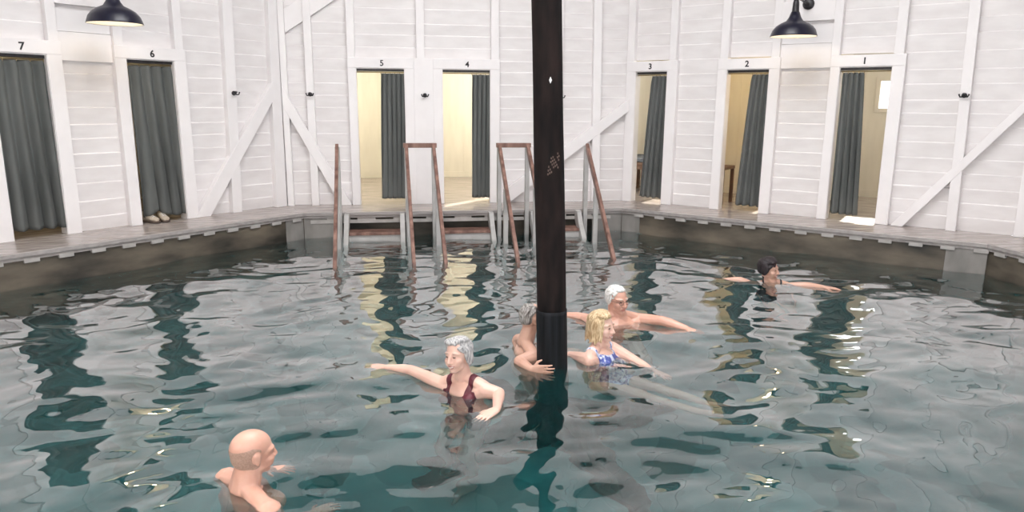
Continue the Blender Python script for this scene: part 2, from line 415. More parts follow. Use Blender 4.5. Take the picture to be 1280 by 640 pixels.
# ------------------------------------------------------------------ pool shell
bm = bmesh.new()
for i in (-2, -1, 0, 1, 2):
    a = PI / 4 * i; n = Vector((math.sin(a), math.cos(a))); t = Vector((math.cos(a), -math.sin(a)))
    d0 = AD + (.22 if i == 0 else .02); d1 = d0 + .4
    h0, h1 = (d0 + .15) * T8, d1 * T8 + .05
    prism_z(bm, [tuple(n * d0 - t * h0), tuple(n * d0 + t * h0), tuple(n * d1 + t * h1), tuple(n * d1 - t * h1)], -2.0, -.052)
prism_z(bm, [(-6.3, YN - .42), (6.3, YN - .42), (6.3, YN - .02), (-6.3, YN - .02)], -2.0, -.06)
for s in (-1, 1):
    prism_z(bm, [(s * (AD + .02), -2.38), (s * 6.3, -2.38), (s * 5.2, -5.0), (s * 3.4, YN - .0)], -2.0, -.06)
shell = tag(link('wall_pool', bm, M['stone']), kind='structure')
b = bmesh.new()
for sx in (-1, 1):
    c = Vector((sx * AD * T8, AD))
    for a_, rgt in ((0, 1), (sx, -1)):
        ang = PI / 4 * a_; n = Vector((math.sin(ang), math.cos(ang))); t = Vector((math.cos(ang), -math.sin(ang)))
        s = -sx if a_ == 0 else sx
        p = [n * (AD + .012) + t * (sx * AD * T8 if a_ == 0 else -sx * AD * T8)]
        base = p[0]; dirv = t * s
        L = .42 if a_ == 0 else .30
        prism_z(b, [tuple(base), tuple(base + dirv * L), tuple(base + dirv * L + n * .25), tuple(base + n * .25)], -1.7, -.052)
ang = PI / 4; n = Vector((math.sin(ang), math.cos(ang))); t = Vector((math.cos(ang), -math.sin(ang)))
base = n * (AD + .005) + t * (AD * T8 - .42)
prism_z(b, [tuple(base), tuple(base + t * .42), tuple(base + t * .42 + n * .25), tuple(base + n * .25)], -1.7, -.052)
link('corner_pad', b, M['pad'], shell)
b = bmesh.new(); box(b, -6.5, 6.5, -5.4, 6.4, -1.95, -1.80)
tag(link('pool_floor', b, M['bed']), kind='structure')

# ------------------------------------------------------------------ water: a closed body with a rippled top
def wave(x, y):
    wx = x + .30 * noise.noise(Vector((x * .8, y * .8, 5.1))); wy = y + .30 * noise.noise(Vector((x * .8, y * .8, 9.7)))
    h = .026 * noise.noise(Vector((wx * 1.1, wy * 1.5, 0.3))) + .0150 * noise.noise(Vector((wx * 2.6 + 7, wy * 3.6, 1.7))) + .0075 * noise.noise(Vector((wx * 4.6 + 3, wy * 6.8, 8.4))) + .0030 * noise.noise(Vector((wx * 9, wy * 13, 3.1)))
    return h
STEP = .035
xs = np.arange(-6.15, 6.1501, STEP); ys = np.arange(YN - .1, 6.1501, STEP)
nx, ny = len(xs), len(ys)
V = [(float(x), float(y), ZW + wave(float(x), float(y))) for y in ys for x in xs]
nrm = [(math.sin(PI / 4 * k), math.cos(PI / 4 * k)) for k in range(8)]
dist = np.max(np.stack([xs[None, :] * a + ys[:, None] * b_ for a, b_ in nrm]), axis=0)
ok = dist < 6.1
F = []; boundary = {}
for j in range(ny - 1):
    for i in range(nx - 1):
        if ok[j, i] and ok[j + 1, i] and ok[j, i + 1] and ok[j + 1, i + 1]:
            a = j * nx + i; F.append((a, a + 1, a + nx + 1, a + nx))
edges = {}
for f in F:
    for k in range(4):
        e = (f[k], f[(k + 1) % 4])
        if (e[1], e[0]) in edges: del edges[(e[1], e[0])]
        else: edges[e] = 1
low = {}
def lv(a):
    if a not in low: low[a] = len(V); V.append((V[a][0], V[a][1], -1.87))
    return low[a]
SK = [(b_, a, lv(a), lv(b_)) for a, b_ in list(edges)]
nxt = {a: b_ for a, b_ in edges}
s0 = next(iter(nxt)); loop = [s0]
while nxt[loop[-1]] != s0: loop.append(nxt[loop[-1]])
F2 = F + SK + [tuple(lv(a) for a in loop[::-1])]
me = bpy.data.meshes.new('water'); me.from_pydata(V, [], F2); me.materials.append(M['water'])
used = None
for k, p in enumerate(me.polygons): p.use_smooth = k < len(F)
wbm = bmesh.new(); wbm.from_mesh(me); bmesh.ops.delete(wbm, geom=[v for v in wbm.verts if not v.link_faces], context='VERTS'); wbm.to_mesh(me); wbm.free()
water = bpy.data.objects.new('water', me); COL.objects.link(water)
tag(water, 'clear teal rippled pool water filling the whole basin', 'water', kind='stuff')

# ------------------------------------------------------------------ roof with an open ring in the middle
bm = bmesh.new()
ro = octa(A + .16); ri = octa(2.9)
for k in range(8):
    p, q = ro[k], ro[(k + 1) % 8]; r, s = ri[(k + 1) % 8], ri[k]
    lowv = [bm.verts.new((*p, WH)), bm.verts.new((*q, WH)), bm.verts.new((*r, 6.7)), bm.verts.new((*s, 6.7))]
    hiv = [bm.verts.new(v.co + Vector((0, 0, .12))) for v in lowv]
    bm.faces.new(lowv); bm.faces.new(hiv[::-1])
    for m_ in range(4): bm.faces.new((lowv[m_], hiv[m_], hiv[(m_ + 1) % 4], lowv[(m_ + 1) % 4]))
roof = tag(link('ceiling', bm, M['roof']), kind='structure')
for k in range(16):
    a = PI / 8 * k
    c = 1 / math.cos(PI / 8) if k % 2 else 1
    p = Vector((math.sin(a) * A * c, math.cos(a) * A * c, WH - .08)); q = Vector((math.sin(a) * 2.9 * c, math.cos(a) * 2.9 * c, 6.62))
    b = bmesh.new(); beam(b, p, q, .09, .16); link('rafter', b, M['rafter'], roof)
b = bmesh.new()
for k in range(8):
    p, q = ri[k], ri[(k + 1) % 8]; beam(b, (*p, 6.65), (*q, 6.65), .14, .24)
for ang in (0, PI / 2):
    beam(b, (3.0 * math.sin(ang), 3.0 * math.cos(ang), 6.6), (-3.0 * math.sin(ang), -3.0 * math.cos(ang), 6.6), .12, .2)
link('ring_beam', b, M['rafter'], roof)

# ------------------------------------------------------------------ the post
P0 = Vector((.10, .19, ZW)); P1 = Vector((.012, .19, 2.24)); slope = (P1 - P0) / (P1.z - P0.z)
def pc(z): return P0 + slope * (z - ZW)
root = empty('post', pc(-1.8), label='tall dark charred timber post standing in the middle of the pool', cat='post')
def log(z0, z1, r0, r1, seed, rough=.006, rows=60):
    b = bmesh.new(); rings = []; seg = 40
    for j in range(rows + 1):
        z = z0 + (z1 - z0) * j / rows; r = r0 + (r1 - r0) * j / rows; c = pc(z)
        rings.append([b.verts.new((c.x - root.location.x + math.cos(t) * rr, c.y - root.location.y + math.sin(t) * rr, z - root.location.z))
                      for t in [2 * PI * k / seg for k in range(seg)]
                      for rr in [r + rough * noise.noise(Vector((math.cos(t) * 2.2, math.sin(t) * 2.2, z * .9 + seed))) + .0025 * noise.noise(Vector((math.cos(t) * 9, math.sin(t) * 9, z * 1.2 + seed)))]])
    for a, c in zip(rings, rings[1:]):
        for k in range(seg): b.faces.new((a[k], a[(k + 1) % seg], c[(k + 1) % seg], c[k]))
    b.faces.new(rings[0][::-1]); b.faces.new(rings[-1])
    return b
link('shaft', log(.02, 6.75, .109, .095, 3.1, rows=90), M['post'], root, smooth=True)
link('wet_base', log(-1.8, .06, .121, .1145, 8.2), M['postwet'], root, smooth=True)
fb = bmesh.new()
for ang in (.35, .35 + PI / 2, .35 + PI, .35 + 1.5 * PI):
    beam(fb, (0, 0, .75), (math.cos(ang) * .95, math.sin(ang) * .95, .06), .14, .14)
    beam(fb, (0, 0, .08), (math.cos(ang) * 1.15, math.sin(ang) * 1.15, .08), .2, .15)
link('foot', fb, M['postwet'], root, bevel=.01)
nb = bmesh.new(); prism(nb, [(0, -.022), (.010, 0), (0, .022), (-.010, 0)], -.004, .004)
link('metal_tag', nb, M['plate'], root, loc=(pc(1.71).x - root.location.x - .005, -.110, 1.71 - root.location.z), rotz=0)['label'] = 'small pale metal tag'

wb = bmesh.new()
for j in range(5):
    for k in range(7):
        if (j + k) % 4 == 3 or random.random() < .2: continue
        t_ = -PI / 2 + .05 + (k - 3) * .115 + j * .03; z_ = 1.07 + j * .026 + k * .008; c_ = pc(z_)
        p_ = Vector((c_.x + math.cos(t_) * .1065, c_.y + math.sin(t_) * .1065, z_)) - root.location
        e_ = Vector((-math.sin(t_), math.cos(t_), 0)) * .0045; n_ = Vector((math.cos(t_), math.sin(t_), 0)) * .003
        vs = [wb.verts.new(p_ + e_ * a_ + Vector((0, 0, .007 * c__)) + n_ * d_) for d_ in (-1, 1) for a_, c__ in ((-1, -1), (1, -1), (1, 1), (-1, 1))]
        wb.faces.new(vs[:4]); wb.faces.new(vs[4:][::-1])
        for m_ in range(4): wb.faces.new((vs[m_], vs[4 + m_], vs[4 + (m_ + 1) % 4], vs[(m_ + 1) % 4]))
link('worn_patch', wb, mat('worn_brown_timber', (.10, .065, .055), (.16, .11, .09), .8, (20, 20, 20), 3, .1), root)['label'] = 'worn pale brown crosshatched patch'

# ------------------------------------------------------------------ handrails and steps
def handrail(xs_, label, zt=.97):
    r = empty('handrail', (sum(xs_) / len(xs_), 5.68, 0), label=label, cat='handrail')
    ox, oy = r.location.x, r.location.y
    slope_ = 1.36 / 1.86
    for x, xe in xs_.items():
        b = bmesh.new(); beam(b, (x - ox, 0, zt - .02), (xe - ox, -2.35, zt - .02 - 2.35 * slope_), .045, .09); link('rail', b, M['red'], r, bevel=.006)
        b = bmesh.new(); box(b, x - ox - .03, x - ox + .03, -.02, .07, -1.2, zt - .03); link('post', b, M['step'], r, bevel=.004)
        yb = -.70; xm = x + (xe - x) * .3
        b = bmesh.new(); box(b, xm - ox - .032, xm - ox + .032, yb - .03, yb + .03, -1.6, zt - .06 + yb * slope_); link('post', b, M['step'], r, bevel=.004)
    if len(xs_) > 1:
        a, c = sorted(xs_)
        b = bmesh.new(); box(b, a - ox - .045, c - ox + .045, -.045, .045, zt - .045, zt + .02); link('top_rail', b, M['red'], r, bevel=.006)
    return r
handrail({-1.86: -1.78}, 'single red-brown sloping handrail, leftmost, standing apart left of door 5')
handrail({-.89: -.84, -.50: -.45}, 'red-brown double handrail with level top bar, standing between doors 5 and 4')
handrail({.46: .44, .88: .86}, 'red-brown double handrail with level top bar, right of door 4 and partly behind the post')
handrail({1.78: 1.66}, 'single red-brown sloping handrail, right of the dark post')

def steps(x0, x1, label):
    r = empty('pool_steps', ((x0 + x1) / 2, 5.68, 0), label=label, cat='steps')
    hw = (x1 - x0) / 2
    for s in (-1, 1):
        b = bmesh.new()
        pts = [(0.03, -.02), (0.03, -.16), (-.45, -.62), (-1.6, -1.46), (-1.6, -1.24), (-.5, -.42), (-.22, -.18), (-.10, -.02)]
        v0 = [b.verts.new((s * hw - .034, y_, z_)) for y_, z_ in pts]; v1 = [b.verts.new((s * hw + .034, y_, z_)) for y_, z_ in pts]
        b.faces.new(v0); b.faces.new(v1[::-1])
        for k in range(len(pts)): b.faces.new((v0[k], v1[k], v1[(k + 1) % len(pts)], v0[(k + 1) % len(pts)]))
        link('stringer', b, M['step'], r, bevel=.004)
    for k in range(5):
        y_ = -.10 - k * .30; z_ = -.275 - k * .24
        b = bmesh.new(); box(b, -hw + .03, hw - .03, y_ - .17, y_ + .13, z_ - .02, z_ + .02); link('tread', b, M['red'], r, bevel=.004)
        b = bmesh.new(); box(b, -hw + .03, hw - .03, y_ - .15, y_ - .12, z_ - .15, z_ - .022); link('riser', b, M['step'], r, bevel=.004)
    return r
steps(-1.76, -.97, 'grey wooden steps into the water below door 5, leftmost of three')
steps(-.415, .33, 'grey wooden steps into the water below door 4, middle of three')
steps(.955, 1.66, 'grey wooden steps into the water just right of the dark post')

# ------------------------------------------------------------------ curtains
def curtain(i, tl, tr, bl, br, folds, label, zt=1.99, zb=.09, zbl=None, zbr=None, depth=.052, seed=0, bulge=0, lift=None, yoff=.085):
    loc, rz = wall_frame(i)
    um = (tl + tr) / 2
    r = empty('curtain', wpt(i, um, yoff, zt), rz, label=label, cat='curtain', group='dressing booth curtains')
    zbl = zb if zbl is None else zbl; zbr = zb if zbr is None else zbr
    bm = bmesh.new(); NX, NZ = folds * 14, 44; g = []
    for j in range(NZ + 1):
        v = j / NZ; row = []
        for k in range(NX + 1):
            s = k / NX
            ez = v ** .8
            x = (tl + (tr - tl) * s) * (1 - ez) + (bl + (br - bl) * s) * ez
            ph = 2 * PI * folds * (s + .018 * math.sin(v * 3 + seed) + .03 * math.sin(5 * s + seed) * v)
            amp = depth * (.55 + .45 * v) * (1 + .35 * noise.noise(Vector((s * 4, v * 2, seed))))
            pinch = math.exp(-((v - .06) / .05) ** 2)
            yy = amp * math.sin(ph) + .4 * amp * math.sin(2 * ph + seed + v * 1.5) * v - .02 * pinch * (math.cos(ph) > .8)
            x += .35 * amp * math.cos(ph) * (.3 + .7 * v)
            zb_ = zbl + (zbr - zbl) * s + .008 * math.sin(ph)
            if lift: zb_ += lift * math.exp(-((s - .30) / .16) ** 2)
            z = zt + (zb_ - zt) * v
            row.append(bm.verts.new((x - um, yy * .6 - bulge * v * v * math.sin(PI * s), z - zt)))
        g.append(row)
    for j in range(NZ):
        for k in range(NX): bm.faces.new((g[j][k], g[j][k + 1], g[j + 1][k + 1], g[j + 1][k]))
    c = link('cloth', bm, M['curtain'], r, smooth=True)
    so = c.modifiers.new('thickness', 'SOLIDIFY'); so.thickness = .004
    for k in range(folds + 1):
        rb = bmesh.new(); x = tl + (tr - tl) * k / folds - um
        tube(rb, [(x, 0, .026 + .0 ), (x, -.0, -.012)], .006, 6)
        link('ring', rb, M['rod'], r)
    return r
curtain(-1, -1.0, -.455, -.985, -.43, 4, 'grey-green curtain drawn across doorway 7 at far left', zbl=.10, zbr=.09, seed=1, depth=.075)
curtain(-1, .49, 1.045, .49, 1.12, 4, 'grey-green curtain drawn across doorway 6 above a pair of sneakers', zbl=.06, zbr=.08, seed=2.2, lift=.09, bulge=.03, depth=.075)
curtain(0, -1.235, -.885, -1.29, -.905, 5, 'grey-green curtain drawn to the right side of doorway 5', seed=3.1)
curtain(0, .15, .425, .13, .425, 4, 'grey-green curtain drawn to the right side of doorway 4', seed=4.4)
curtain(1, -2.35, -2.09, -2.50, -2.10, 4, 'grey-green curtain drawn to the right side of doorway 3, flaring at its foot', seed=5.2)
curtain(1, -.785, -.545, -.925, -.54, 4, 'grey-green curtain drawn to the right side of doorway 2, flaring left', seed=6.5)
curtain(1, .435, .70, .425, .78, 4, 'grey-green curtain drawn to the left side of doorway 1', seed=7.9)

# ------------------------------------------------------------------ barn lamps
def barn_lamp(i, u, zr, label):
    r = empty('barn_lamp', wpt(i, u, .0, zr + .47), -PI / 4 * i, label=label, cat='lamp', group='barn lamps')
    # local: wall at y=0, room towards -y, z=0 at the plate
    b = bmesh.new()
    prof = [(.0, 0), (.075, 0), (.075, .018), (.05, .035), (.0, .04)]
    lathe(b, [(.002, 0), (.075, 0), (.075, .018), (.05, .035), (.002, .04)], 24)
    for v in b.verts: v.co = Vector((v.co.x, -v.co.z, v.co.y))
    link('wall_plate', b, M['dark'], r, smooth=True)
    b = bmesh.new(); tube(b, [(0, -.03, 0), (0, -.30, .01), (0, -.50, .02), (0, -.58, -.0), (0, -.60, -.05)], .016, 10); link('arm', b, M['dark'], r, smooth=True)
    b = bmesh.new(); lathe(b, [(.004, .04), (.03, .04), (.038, .0), (.045, -.10), (.055, -.14), (.004, -.14)], 24, (0, -.60, -.05)); link('socket', b, M['dark'], r, smooth=True)
    b = bmesh.new()
    outp = [(.052, -.165), (.075, -.23), (.105, -.275), (.17, -.305), (.225, -.34), (.265, -.39), (.288, -.455), (.293, -.47)]
    inp = [(.287, -.47), (.280, -.455), (.258, -.393), (.219, -.346), (.166, -.312), (.10, -.283), (.068, -.235), (.046, -.168)]
    lathe(b, outp + inp, 40, (0, -.60, 0), closed=True)
    s = link('shade', b, [M['navy'], M['shadein']], r, smooth=True)
    for p in s.data.polygons:
        rad = math.hypot(p.center.x, p.center.y + .6)
        if p.normal.z < -.05 and p.center.z > -.465: p.material_index = 1
    b = bmesh.new(); bmesh.ops.create_uvsphere(b, u_segments=16, v_segments=10, radius=.045); bu = link('bulb', b, M['bulb'], r, smooth=True, loc=(0, -.60, -.33))
    ld = bpy.data.lights.new('lamp_light', 'POINT'); ld.energy = 2.8; ld.color = (1, .80, .55); ld.shadow_soft_size = .05
    lo = bpy.data.objects.new('lamp_light', ld); COL.objects.link(lo); lo.parent = r; lo.location = (0, -.60, -.40)
    return r
barn_lamp(-1, .055, 2.40, 'dark navy barn lamp on the left wall between doors 7 and 6')
barn_lamp(1, -.065, 2.43, 'dark navy barn lamp on the right wall between doors 2 and 1')

# ------------------------------------------------------------------ coat hooks
def hook(i, u, z, label, plate=False):
    r = empty('coat_hook', wpt(i, u, -.002, z), -PI / 4 * i, label=label, cat='hook', group='black coat hooks')
    b = bmesh.new(); lathe(b, [(.002, 0), (.032, 0), (.03, .012), (.018, .022), (.002, .024)], 18)
    for v in b.verts: v.co = Vector((v.co.x, -v.co.z, v.co.y))
    link('base', b, M['dark'], r, smooth=True)
    for s in (-1, 1):
        b = bmesh.new(); tube(b, [(0, -.015, 0), (s * .022, -.04, -.018), (s * .040, -.055, -.018), (s * .050, -.06, .002), (s * .052, -.058, .016)], [.010, .009, .009, .009, .012], 8)
        link('prong', b, M['dark'], r, smooth=True)
    b = bmesh.new(); tube(b, [(0, -.015, .005), (0, -.05, .0), (0, -.062, .022)], [.016, .013, .020], 8); link('peg', b, M['dark'], r, smooth=True)
    return r
hook(-1, 1.875, 1.67, 'black coat hook on the left wall stud above the diagonal brace')
hook(0, -2.28, 1.67, 'black coat hook on the back wall stud left of door 5')
hook(0, -.58, 1.67, 'black coat hook on the white panel between doors 5 and 4')
hook(0, 1.545, 1.67, 'black coat hook peeking out right beside the dark post')
hook(1, 1.875, 1.69, 'black coat hook on the right wall stud right of door 1')

# ------------------------------------------------------------------ sneakers below curtain 6
def sneaker(u, d, turn, label):
    r = empty('sneaker', wpt(-1, u, d, .0), PI / 4 + turn, label=label, cat='shoe', group='sneakers under curtain 6')
    def loft(pr):
        b = bmesh.new(); rings = []
        for y_, w, zb_, h in pr:
            rings.append([b.verts.new((w * math.cos(t), y_, zb_ + h * (.5 + .5 * math.sin(t)))) for t in [2 * PI * k / 14 for k in range(14)]])
        for a, c in zip(rings, rings[1:]):
            for k in range(14): b.faces.new((a[k], a[(k + 1) % 14], c[(k + 1) % 14], c[k]))
        b.faces.new(rings[0]); b.faces.new(rings[-1][::-1]); return b
    link('upper', loft([(-.14, .02, .02, .04), (-.125, .042, .02, .055), (-.08, .05, .02, .06), (-.02, .045, .02, .09), (.03, .04, .02, .12), (.09, .04, .02, .13), (.12, .03, .02, .12), (.13, .015, .03, .09)]), M['shoe'], r, smooth=True)
    link('sole', loft([(-.148, .02, 0, .03), (-.13, .05, 0, .032), (-.05, .054, 0, .032), (.03, .046, 0, .032), (.11, .042, 0, .034), (.138, .022, 0, .03)]), M['sole'], r, smooth=True)
    b = bmesh.new()
    for k in range(4): tube(b, [(-.022, -.075 + k * .022, .078 + k * .010), (0, -.078 + k * .022, .090 + k * .011), (.022, -.075 + k * .022, .078 + k * .010)], .004, 6)
    link('laces', b, M['plate'], r)
sneaker(.585, .10, .25, 'left beige sneaker peeking out below the curtain of doorway 6')
sneaker(.745, .08, -.15, 'right beige sneaker peeking out below the curtain of doorway 6')

# ------------------------------------------------------------------ benches inside booths
def bench(i, u, d, rot, w, dp, h, label, cush=True, back=False):
    r = empty('bench', wpt(i, u, d, 0), -PI / 4 * i + rot, label=label, cat='bench')
    for sx in (-1, 1):
        for sy in (-1, 1):
            b = bmesh.new(); box(b, sx * (w / 2 - .03) - .025, sx * (w / 2 - .03) + .025, sy * (dp / 2 - .03) - .025, sy * (dp / 2 - .03) + .025, 0, h - .02); link('leg', b, M['brown'], r, bevel=.004)
    b = bmesh.new(); box(b, -w / 2, w / 2, -dp / 2, dp / 2, h - .05, h); box(b, -w / 2 + .03, w / 2 - .03, -dp / 2 + .02, -dp / 2 + .04, h - .13, h - .05); link('seat', b, M['brown'], r, bevel=.005)
    if cush:
        b = bmesh.new(); box(b, -w / 2 + .005, w / 2 - .005, -dp / 2 + .005, dp / 2 - .005, h, h + .08); link('cushion', b, M['cushion'], r, bevel=.02)
    return r
bench(1, -3.15, 1.45, 0, .55, .9, .56, 'brown wooden bench with blue-grey cushion inside booth 3')
bench(1, -1.53, .75, 0, .55, .5, .60, 'small brown wooden bench just inside doorway 2', cush=False)

# ------------------------------------------------------------------ people
V3 = Vector
def ico(c, r, R=None, n=2):
    key = n
    if key not in ICO:
        b = bmesh.new(); bmesh.ops.create_icosphere(b, subdivisions=n, radius=1); ICO[key] = [v.co.copy() for v in b.verts]; b.free()
    c = Vector(c); r = Vector(r) if not isinstance(r, (int, float)) else Vector((r, r, r))
    out = []
    for v in ICO[key]:
        p = Vector((v.x * r.x, v.y * r.y, v.z * r.z))
        out.append(c + (R @ p if R else p))
    return out
ICO = {}
def hull(bm, *clouds):
    vs = [bm.verts.new(p) for c in clouds for p in c]
    res = bmesh.ops.convex_hull(bm, input=vs)
    dead = [e for e in set(res['geom_interior'] + res['geom_unused']) if isinstance(e, bmesh.types.BMVert)]
    bmesh.ops.delete(bm, geom=dead, context='VERTS')
def frame(f, u):                       # columns right, front, up
    f = Vector(f).normalized(); u = Vector(u); r = f.cross(u).normalized(); u = r.cross(f).normalized()
    return Matrix((r, f, u)).transposed()
def remesh(name, bm, voxel, mats, parent, smooth=4):
    me = bpy.data.meshes.new(name); bmesh.ops.recalc_face_normals(bm, faces=bm.faces); bm.to_mesh(me); bm.free()
    o = bpy.data.objects.new('tmp', me); COL.objects.link(o)
    m = o.modifiers.new('r', 'REMESH'); m.mode = 'VOXEL'; m.voxel_size = voxel; m.use_smooth_shade = True
    s = o.modifiers.new('s', 'SMOOTH'); s.iterations = smooth; s.factor = .5
    bpy.context.view_layer.update()
    me2 = bpy.data.meshes.new_from_object(o.evaluated_get(bpy.context.evaluated_depsgraph_get())); me2.name = name
    bpy.data.objects.remove(o); bpy.data.meshes.remove(me)
    me2.materials.clear()
    for mm in mats: me2.materials.append(mm)
    p = bpy.data.objects.new(name, me2); COL.objects.link(p); p.parent = parent
    if parent: p.matrix_parent_inverse = Matrix.Translation(-parent.location)
    for q in me2.polygons: q.use_smooth = True
    return p

def face_arrays(me):
    n = len(me.polygons); c = np.empty(n * 3, np.float32); me.polygons.foreach_get('center', c)
    return c.reshape(-1, 3)
def loc_coords(pts, origin, R):
    return (pts - np.array(origin)) @ np.array(R)
def inell(p, c, r): return np.sum(((p - np.array(c)) / np.array(r)) ** 2, axis=1) < 1

def shell_from(body, mask, off, name, m, parent, noise_amt=0, thick=.004):
    me = body.data; bm = bmesh.new(); bm.from_mesh(me); bm.faces.ensure_lookup_table()
    bmesh.ops.delete(bm, geom=[f for f in bm.faces if not mask[f.index]], context='FACES')
    bm.normal_update()
    edge = {v for e in bm.edges if e.is_boundary for v in e.verts}
    for v in bm.verts:
        v.co += v.normal * (off if v not in edge else off * .4)
    for it in range(8):
        new = {}
        for v in edge:
            nb = [e.other_vert(v) for e in v.link_edges if e.is_boundary]
            if len(nb) == 2: new[v] = v.co.lerp((nb[0].co + nb[1].co) / 2, .5)
        for v, c_ in new.items(): v.co = c_
    me2 = bpy.data.meshes.new(name); bm.to_mesh(me2); bm.free(); me2.materials.clear()
    for mm in (m if isinstance(m, list) else [m]): me2.materials.append(mm)
    for p in me2.polygons: p.use_smooth = True; p.material_index = 0
    o = bpy.data.objects.new(name, me2); COL.objects.link(o); o.parent = parent; o.matrix_parent_inverse = Matrix.Translation(-parent.location)
    return o

EYE = mat('eye_dark', (.10, .06, .05), None, .2); TEETH = mat('teeth', (.72, .62, .57), None, .3)
def hand(bm, w, tip, n, thumb, curl=.25, L=.185, spread=.10):
    w, tip = Vector(w), Vector(tip); d = (tip - w).normalized(); n = Vector(n); n = (n - d * n.dot(d)).normalized(); s = d.cross(n).normalized()
    if s.dot(Vector(thumb)) < 0: s = -s            # s points to the thumb side, n out of the palm
    pal = L * .52
    hull(bm, ico(w, (.024, .024, .024)), ico(w + d * .03 + s * .02, .018), ico(w + d * .03 - s * .02, .017), ico(w + d * pal + s * .030, .0125), ico(w + d * (pal - .008) - s * .032, .0115))
    for k, (off, ln) in enumerate(((.033, .88), (.0115, 1.0), (-.011, .93), (-.033, .74))):
        b0 = w + d * (pal - .006 * abs(k - 1)) + s * off; a = curl * .6; fd = (d + s * (off * spread * 18)).normalized(); p = b0; ln *= L * .49
        for j, (fr, rr) in enumerate(((.45, .0092), (.30, .0084), (.25, .0072))):
            q = p + (fd * math.cos(a) + n * math.sin(a)) * ln * fr
            hull(bm, ico(p, rr + .0006, n=1), ico(q, rr, n=1)); p = q; a += curl
    p = w + d * .03 + s * .024; q = p + (d * .55 + s * .75 + n * .15).normalized() * .045; e = q + (d * .85 + s * .35 + n * .25).normalized() * .032
    hull(bm, ico(p, .0145, n=1), ico(q, .0115, n=1)); hull(bm, ico(q, .0112, n=1), ico(e, .0088, n=1))

